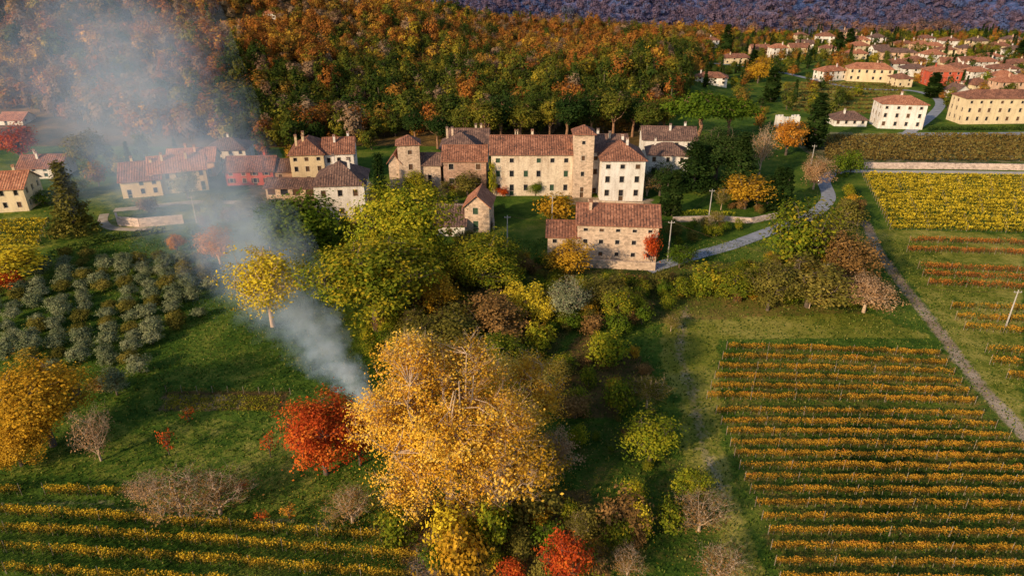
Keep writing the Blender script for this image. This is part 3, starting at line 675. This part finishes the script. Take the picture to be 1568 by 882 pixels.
for a in [('shrub','shrub0',690,850,765,70,'yellow'),('shrub','shrub1',755,840,762,60,'ygreen'),('shrub','shrub2',705,880,800,80,'amber'),('red_shrub','broadM2',862,905,805,75,'red'),('red_shrub','shrub3',785,890,855,45,'red'),
 ('shrub','shrub0',930,556,508,62,'ygreen'),('shrub','shrub1',945,632,572,52,'gmix'),('shrub','sparse1',990,625,568,55,'olivebrown'),('small_tree','broadM1',995,705,638,88,'ygreen'),('small_tree','broadM2',1055,768,713,66,'ygreen'),
 ('shrub','bare1',1070,812,752,85,'brown'),('shrub','shrub2',955,815,752,75,'brown'),('shrub','shrub3',976,818,765,45,'yellow'),('shrub','bare2',1100,890,838,80,'brown'),('shrub','shrub0',883,682,648,34,'ygreen'),('shrub','shrub1',880,640,600,50,'brown'),
 ('shrub','sparse0',840,735,655,75,'pink'),('shrub','shrub1',818,790,735,80,'olivebrown'),('shrub','bare1',960,880,840,60,'brown'),('shrub','shrub2',905,880,835,50,'brown'),('shrub','bare2',540,800,745,70,'brown'),('shrub','shrub3',612,830,775,60,'gmix'),
 ('small_tree','broadM3',805,492,428,55,'yellow'),('small_tree','broadM0',762,520,450,90,'brown'),('small_tree','sparse2',868,492,425,70,'olive'),('small_tree','broadM1',832,500,452,40,'yellow'),('small_tree','broadM2',950,495,438,60,'gmix'),('shrub','shrub1',825,540,490,50,'ygreen'),
 ('small_tree','broadM3',700,540,470,80,'olivebrown'),('small_tree','broadM1',640,545,480,80,'olivebrown'),('small_tree','broadM0',760,575,510,80,'gmix'),
 ('shrub','shrub0',855,338,292,64,'amber'),('small_tree','broadM0',870,425,368,70,'amber'),('small_tree','broadM3',925,470,420,60,'olivebrown'),
 ('small_tree','broadM3',1215,428,298,88,'gmix'),('small_tree','sparse2',1268,420,326,90,'olivebrown'),('small_tree','broadM2',1175,475,395,80,'olivebrown'),('small_tree','broadM3',1235,470,395,90,'olivebrown'),('small_tree','sparse1',1322,478,415,80,'pink'),('small_tree','broadM1',1290,440,350,80,'brown'),('shrub','shrub2',1085,445,400,60,'gmix'),('small_tree','broadM0',1125,460,410,70,'gmix'),('shrub','shrub0',1295,350,300,50,'olivebrown'),
 ('umbrella_pine_tree','pine0',1068,232,140,92,'green'),('umbrella_pine_tree','pine1',1112,225,148,70,'green'),
 ('cypress_tree','cypress0',1245,228,144,28,'dgreen'),('cypress_tree','cypress1',1180,156,104,22,'dgreen'),('cypress_tree','cypress0',1185,322,256,22,'dgreen'),('cypress_tree','cypress1',1199,322,258,20,'dgreen'),('cypress_tree','cypress1',1172,322,269,19,'dgreen'),('cypress_tree','cypress0',1426,150,112,20,'dgreen'),('cypress_tree','cypress0',1030,330,262,22,'dgreen'),('cypress_tree','cypress1',1018,330,268,18,'dgreen'),
 ('cypress_tree','cypress1',1300,72,44,13,'dgreen'),('cypress_tree','cypress0',1284,76,50,12,'dgreen'),('cypress_tree','cypress1',1110,92,38,16,'dgreen'),('cypress_tree','cypress0',1150,120,78,15,'dgreen'),('cypress_tree','cypress0',1560,92,62,14,'dgreen'),
 ('yew_tree','broadL0',1095,275,185,85,'dgreen'),('yew_tree','conifer0',1060,290,218,64,'dgreen'),('yew_tree','conifer1',1130,290,205,60,'dgreen'),('yew_tree','broadM1',1010,300,245,50,'dgreen'),
 ('plum_tree','bare2',1162,268,188,42,'pink'),('maple_tree','broadM2',1203,238,178,62,'orange'),('beech_tree','sparse0',1245,290,235,46,'pink'),('round_holm_oak','shrub0',1281,270,232,30,'green'),('round_holm_oak','shrub1',1302,265,225,32,'green'),
 ('small_tree','broadM3',1140,320,266,62,'amber'),('small_tree','broadM0',1160,128,86,36,'amber'),('conifer_tree','conifer0',586,335,235,40,'dgreen'),('larch_tree','conifer1',118,358,250,60,'olivebrown'),('maple_tree','broadM1',34,246,186,64,'red'),('small_tree','broadM2',143,262,195,62,'olivebrown'),('small_tree','broadM3',28,425,368,92,'yellow'),('red_shrub','shrub3',14,444,414,50,'red'),
 ('small_tree','broadM0',288,305,262,46,'olive'),('shrub','shrub1',228,325,300,34,'brown'),('small_tree','broadM2',180,605,560,50,'olive'),('shrub','shrub2',215,570,542,36,'olive'),('shrub','shrub3',158,600,575,36,'brown'),('maple_tree','broadM0',272,385,358,30,'orange'),
 ('ivy','shrub2',996,404,346,26,'red'),('ivy','shrub1',754,302,240,12,'ygreen'),('ivy','shrub2',770,302,284,18,'red'),('small_tree','broadM3',716,300,262,40,'olivebrown'),('small_tree','broadM1',660,330,285,50,'gmix'),('small_tree','broadM1',820,300,276,24,'green'),('small_tree','broadM0',640,300,262,44,'ygreen'),
 ('small_tree','bare1',990,300,262,44,'brown'),('small_tree','broadM2',1040,410,372,50,'green'),
 ('small_tree','broadM0',330,330,296,40,'gmix'),('small_tree','broadM3',385,335,298,46,'olivebrown'),('small_tree','broadM1',120,300,270,36,'gmix'),('small_tree','broadM2',345,372,338,40,'green'),('small_tree','broadM0',590,330,290,46,'gmix'),('shrub','shrub0',300,360,340,30,'green'),('shrub','shrub2',68,312,288,40,'green')]:
    T(*a)
# olive grove
OP=wp([(8,560),(-40,470),(95,392),(328,398),(325,470),(262,525),(185,565),(110,575)])
ox=[p[0] for p in OP];oy=[p[1] for p in OP]
ang=.5; ca_,sa_=math.cos(ang),math.sin(ang); cx0=sum(ox)/len(ox); cy0=sum(oy)/len(oy)
for i in range(-20,21):
    for j in range(-20,21):
        a=i*3.7+R.uniform(-.7,.7); b=j*3.9+R.uniform(-.7,.7); x=cx0+a*ca_-b*sa_; y=cy0+a*sa_+b*ca_
        if inpoly(OP,np.array([x]),np.array([y]))[0] and R.random()<.94:
            o=bpy.data.objects.new('olive_tree',PR[f'olive{R.randrange(3)}'][0]); COL.objects.link(o); s=R.uniform(.78,1.2)
            o.location=(x,y,float(hgt(x,y))-.05); o.scale=(s,s,s*R.uniform(.85,1.05)); o.rotation_euler=(0,0,R.uniform(0,6.28)); o.material_slots[1].link='OBJECT'; o.material_slots[1].material=LM['olive' if R.random()<.75 else 'olivebrown']
# undergrowth scatter
def fill(poly,sp):
    P=wp(poly); a=np.array(P); o=[]
    for y in np.arange(a[:,1].min(),a[:,1].max(),sp):
        for x in np.arange(a[:,0].min(),a[:,0].max(),sp):
            q=(x+R.uniform(-.5,.5)*sp,y+R.uniform(-.5,.5)*sp)
            if inpoly(P,np.array([q[0]]),np.array([q[1]]))[0]: o.append((q[0],q[1],float(hgt(*q))-.05))
    return o
und=fill([(560,560),(560,480),(700,400),(850,410),(880,440),(1000,430),(980,500),(870,520),(830,560),(700,560)],3.0)+fill([(1010,450),(1060,432),(1190,398),(1270,375),(1320,400),(1345,478),(1200,475),(1060,460)],2.8)\
 +fill([(480,370),(560,345),(680,370),(840,410),(700,440),(520,420)],3.2)+fill([(1280,300),(1300,290),(1330,350),(1300,360)],3.)+fill([(640,880),(700,790),(860,770),(930,810),(920,900)],3.2)+fill([(860,540),(1000,520),(1000,600),(860,640)],4.2)+fill([(930,700),(1080,780),(1090,880),(930,880)],5.2)\
 +fill([(1000,345),(1150,345),(1100,365),(1010,385)],4)+fill([(560,300),(700,290),(700,330),(560,340)],4)+fill([(1100,300),(1180,290),(1170,330),(1100,325)],4)+fill([(300,322),(470,326),(440,350),(310,352)],5)+fill([(870,430),(1030,430),(1030,520),(900,520)],4.2)
und=[p for p in und if min((p[0]-s.x)**2+(p[1]-s.y)**2 for s in LANE)>16]
scatter('undergrowth',und,CS,.55,1.25)
low=fill([(860,620),(1040,600),(1060,740),(900,700)],3.4)+fill([(480,740),(600,760),(620,810),(460,800)],5)
scatter('low_bushes',low,CS,.2,.5)
# forests
bu=[-200,0,150,380,560,600,700,900,1000,1045,1062,1110,1240,1400,1568,1800]; bv=[168,168,200,230,222,216,214,208,200,160,106,58,50,44,42,42]
A_,G_,B_=[],[],[]
y=225.
while y<1000:
    sp=6.2 if y<330 else 7.2 if y<450 else 8.0 if y<650 else 12
    xm=.8*y+40
    for x in np.arange(-xm,xm,sp):
        qx=x+R.uniform(-.45,.45)*sp; qy=y+R.uniform(-.45,.45)*sp; z=float(hgt(qx,qy)); u,v=proj(qx,qy,z)
        if v>np.interp(u,bu,bv)+R.uniform(-3,3): continue
        if y>680 and u<500: continue
        if 325<u<400 and 30<v<56: continue
        pt=(qx,qy,z-.3); r=R.random()
        if u<150 and v>120: (B_ if r<.65 else A_).append(pt)
        elif 340<u<1060 and v>98+22*math.sin(u/60): (G_ if r<.76 else A_ if r<.92 else B_).append(pt)
        elif u<420 : (A_ if r<.52 else B_ if r<.86 else G_).append(pt)
        else: (A_ if r<.62 else G_ if r<.82 else B_).append(pt)
    y+=sp
scatter('autumn_forest',A_,CA,.62,1.3); scatter('green_forest',G_,CG,.65,1.25); scatter('brown_forest',B_,CBR,.62,1.15)
M1,M2=[],[]
for y in np.arange(1080,2300,21):
    for x in np.arange(-300,.76*y,21):
        qx=x+R.uniform(-9,9); qy=y+R.uniform(-9,9); z=float(max(mh(qx,qy),hgt(qx,qy))); v=proj(qx,qy,z)[1]
        if v<-30: continue
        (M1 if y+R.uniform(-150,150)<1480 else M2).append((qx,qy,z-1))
scatter('mountain_forest_trees',M1,CFAR,1.3,2.4); scatter('blue_mountain_forest_trees',M2,CFAR2,1.5,2.6)  # the blue of the farther trees is haze painted into their leaf colours
HP=[(o.location.x,o.location.y,6) for o in bpy.data.objects if o.type=='EMPTY']
def nearh(q):
    for o in HP:
        if abs(q[0]-o[0])<o[2]+2 and -7<q[1]-o[1]<12: return True
    return False
vpoly=[(1050,140),(1090,62),(1250,52),(1568,50),(1700,60),(1700,165),(1450,170),(1400,125),(1240,110),(1150,135)]
vt=[p for p in fill(vpoly,9.5) if not nearh(p)]+[p for p in fill([(100,260),(180,245),(420,232),(600,222),(600,232),(330,262),(180,300),(110,300)],9) if not nearh(p)]+[p for p in fill([(1230,200),(1280,190),(1330,150),(1240,120),(1120,140),(1130,200)],11) if not nearh(p) and R.random()<.55]
scatter('village_trees',vt,CV,.35,.8)
# fallen leaves
c=G(700,790); n=12000; a=rng.normal(size=(n,2))*np.array([9,7]); x=c.x+a[:,0]; yv=c.y+a[:,1]-2
V,Q=leaves(np.stack([x,yv,hgt(x,yv)+.05],1),.07,3.)
o=bpy.data.objects.new('fallen_leaves',npmesh('fallen_leaves',V,Q,None,[LM['gold']],np.repeat(rng.uniform(0,1,n),4))); COL.objects.link(o)
# grass tufts
n=70000; x=rng.uniform(-95,95,n); yv=rng.uniform(48,150,n); kp=np.abs(x)<.8*yv+10; x=x[kp];yv=yv[kp]; n=len(x)
C=np.stack([x,yv,hgt(x,yv)+.06],1); nr=unit(np.concatenate([rng.normal(size=(n,2)),np.zeros((n,1))],1)); sd=np.stack([-nr[:,1],nr[:,0],nr[:,2]],1)
h=rng.uniform(.06,.22,n)[:,None]; w=rng.uniform(.05,.15,n)[:,None]; up_=np.array([[0,0,1.]])
V=np.stack([C-sd*w-up_*.1,C+sd*w-up_*.1,C+sd*w*.6+up_*h+nr*.12,C-sd*w*.6+up_*h+nr*.12],1).reshape(-1,3)
LM['grass']=leafmat('grass_blades',[(.03,.06,.008),(.07,.115,.015),(.14,.165,.025),(.24,.22,.055)],0)
o=bpy.data.objects.new('grass',npmesh('grass',V,np.arange(4*n).reshape(n,4),None,[LM['grass']],np.repeat(rng.uniform(0,1,n)**1.3,4))); COL.objects.link(o)
# poles
tops=[]
for u,vb,vt_ in ((1022,400,338),(777,385,330),(1085,335,290),(1258,450,403),(1540,500,444),(302,345,300),(1240,262,222),(845,345,300)):
    b=G(u,vb); H=ztop(b.y,vt_)-b.z; mb=MB(); k=8
    for i in range(k):
        a0=6.283*i/k;a1=6.283*(i+1)/k
        mb.poly([(.15*math.cos(a0),.15*math.sin(a0),-.5),(.15*math.cos(a1),.15*math.sin(a1),-.5),(.09*math.cos(a1),.09*math.sin(a1),H),(.09*math.cos(a0),.09*math.sin(a0),H)])
    mb.box(-.7,.7,-.05,.05,H-.5,H-.4); 
    for s in(-.6,0,.6): mb.box(s-.04,s+.04,-.04,.04,H-.397,H-.2)
    o=mb.obj('utility_pole',[CONC]); o.location=b; tops.append(b+Vector((0,0,H-.2)))
def wire(a,b,sag=1.2):
    t=np.linspace(0,1,20)[:,None]; A=np.array(a)[None];B=np.array(b)[None]; P=A+(B-A)*t; P[:,2]-=(4*sag*t*(1-t))[:,0]
    V,Q=tubes(P[:-1],P[1:],.02,.02,4); COL.objects.link(bpy.data.objects.new('power_line',npmesh('power_line',V,Q,None,[SHUT])))
wire(tops[1],tops[0]);wire(tops[0],tops[3]);wire(tops[3],tops[4],2);wire(tops[0],tops[2])
# ---------------- bonfire + smoke
b=G(580,640); P=b.xyz
n=160; A=np.array(P)[None]+rng.normal(size=(n,3))*np.array([1.,1.,.15]); B=np.array(P)[None]+rng.normal(size=(n,3))*np.array([.7,.7,.35])+np.array([0,0,.6])
V,Q=tubes(A,B,.04,.02,4); COL.objects.link(bpy.data.objects.new('brush_bonfire',npmesh('brush_bonfire',V,Q,None,[BARK])))
S=Vector((P.x,P.y,.6)); yE=290.; zE=ztop(yE,80); xE=(105-784)*mpp(yE,zE); E=Vector((xE,yE,zE)); Ld=(E-S).length; KR=.22
e=bpy.data.objects.new('smoke_plume',None); COL.objects.link(e); e.location=S; e.rotation_mode='QUATERNION'; e.rotation_quaternion=(E-S).to_track_quat('Z','Y')
m,nt=mk('smoke'); tc=N(nt,'ShaderNodeTexCoord',object=e).outputs['Object']
sx=N(nt,'ShaderNodeSeparateXYZ',{0:tc}); z=sx.outputs[2]
rz=M(nt,'ADD',M(nt,'MULTIPLY',z,KR),1.0)
wv=N(nt,'ShaderNodeCombineXYZ',{2:M(nt,'LOGARITHM',M(nt,'ADD',z,6.),2.0)}).outputs[0]
wob=N(nt,'ShaderNodeTexNoise',{'Vector':wv,'Scale':1.7,'Detail':1.}).outputs['Color']
wob=N(nt,'ShaderNodeVectorMath',{0:wob,1:(.5,.5,.5)},operation='SUBTRACT').outputs[0]
inv=M(nt,'DIVIDE',1.0,rz)
q=N(nt,'ShaderNodeVectorMath',{0:tc,'Scale':inv},operation='SCALE').outputs[0]
nv=N(nt,'ShaderNodeVectorMath',{0:q,1:N(nt,'ShaderNodeCombineXYZ',{2:M(nt,'MULTIPLY',M(nt,'LOGARITHM',rz,2.718),5.)}).outputs[0]},operation='ADD').outputs[0]
n_=noise(nt,nv,1.5,4,.68)
q2=N(nt,'ShaderNodeVectorMath',{0:q,1:N(nt,'ShaderNodeVectorMath',{0:wob,'Scale':.9},operation='SCALE').outputs[0]},operation='ADD').outputs[0]
s2=N(nt,'ShaderNodeSeparateXYZ',{0:q2})
rho=M(nt,'SQRT',M(nt,'ADD',M(nt,'MULTIPLY',s2.outputs[0],s2.outputs[0]),M(nt,'MULTIPLY',s2.outputs[1],s2.outputs[1])))
fall=N(nt,'ShaderNodeMapRange',{0:M(nt,'ADD',rho,M(nt,'MULTIPLY',M(nt,'SUBTRACT',.5,n_),3.0)),1:1.0,2:-.2,3:0.,4:1.},interpolation_type='SMOOTHSTEP').outputs[0]
dn=M(nt,'MULTIPLY',fall,M(nt,'MULTIPLY',M(nt,'POWER',inv,1.24),1.3))
vs=N(nt,'ShaderNodeVolumeScatter',{'Color':(.5,.69,1,1),'Density':dn,'Anisotropy':-.3})
out(nt,vs.outputs[0],vol=1); m.cycles.volume_step_rate=1.0
for z0,z1 in ((0,22),(22.02,65),(65.02,150),(150.05,Ld*1.1)):
    mb=MB(); k=14; r0=(1.1+KR*z0)*1.1; r1=(1.1+KR*z1)*1.1
    A=[(r0*math.cos(6.2832*i/k),r0*math.sin(6.2832*i/k),z0) for i in range(k)]; B=[(r1*math.cos(6.2832*i/k),r1*math.sin(6.2832*i/k),z1) for i in range(k)]
    for i in range(k): j=(i+1)%k; mb.poly([A[i],A[j],B[j],B[i]])
    mb.poly(A[::-1]); mb.poly(B); mb.obj('smoke_section',[m],e)
# ---------------- light, camera
el=math.radians(22); az=math.radians(-135)
sv=Vector((math.sin(az)*math.cos(el),math.cos(az)*math.cos(el),math.sin(el)))
L=bpy.data.lights.new('sun','SUN'); L.energy=5.0; L.angle=math.radians(1.5); L.color=(1,.77,.5); o=bpy.data.objects.new('sun',L); COL.objects.link(o); o.rotation_euler=sv.to_track_quat('Z','Y').to_euler(); o.location=(0,0,200)
w=bpy.data.worlds.new('World'); scene.world=w; w.use_nodes=True; nt=w.node_tree; bg=nt.nodes['Background']
sk=nt.nodes.new('ShaderNodeTexSky'); sk.sky_type='NISHITA'; sk.sun_disc=False; sk.sun_elevation=el; sk.sun_rotation=az; nt.links.new(sk.outputs[0],bg.inputs[0]); bg.inputs[1].default_value=.15
cd=bpy.data.cameras.new('camera'); cd.sensor_width=36; cd.lens=F/1568*36; cd.clip_end=20000; cam=bpy.data.objects.new('camera',cd); COL.objects.link(cam); cam.location=(0,0,HC); cam.rotation_euler=(math.pi/2-PITCH,0,0); scene.camera=cam
scene.view_settings.view_transform='Standard'; scene.view_settings.look='None'; scene.view_settings.exposure=0
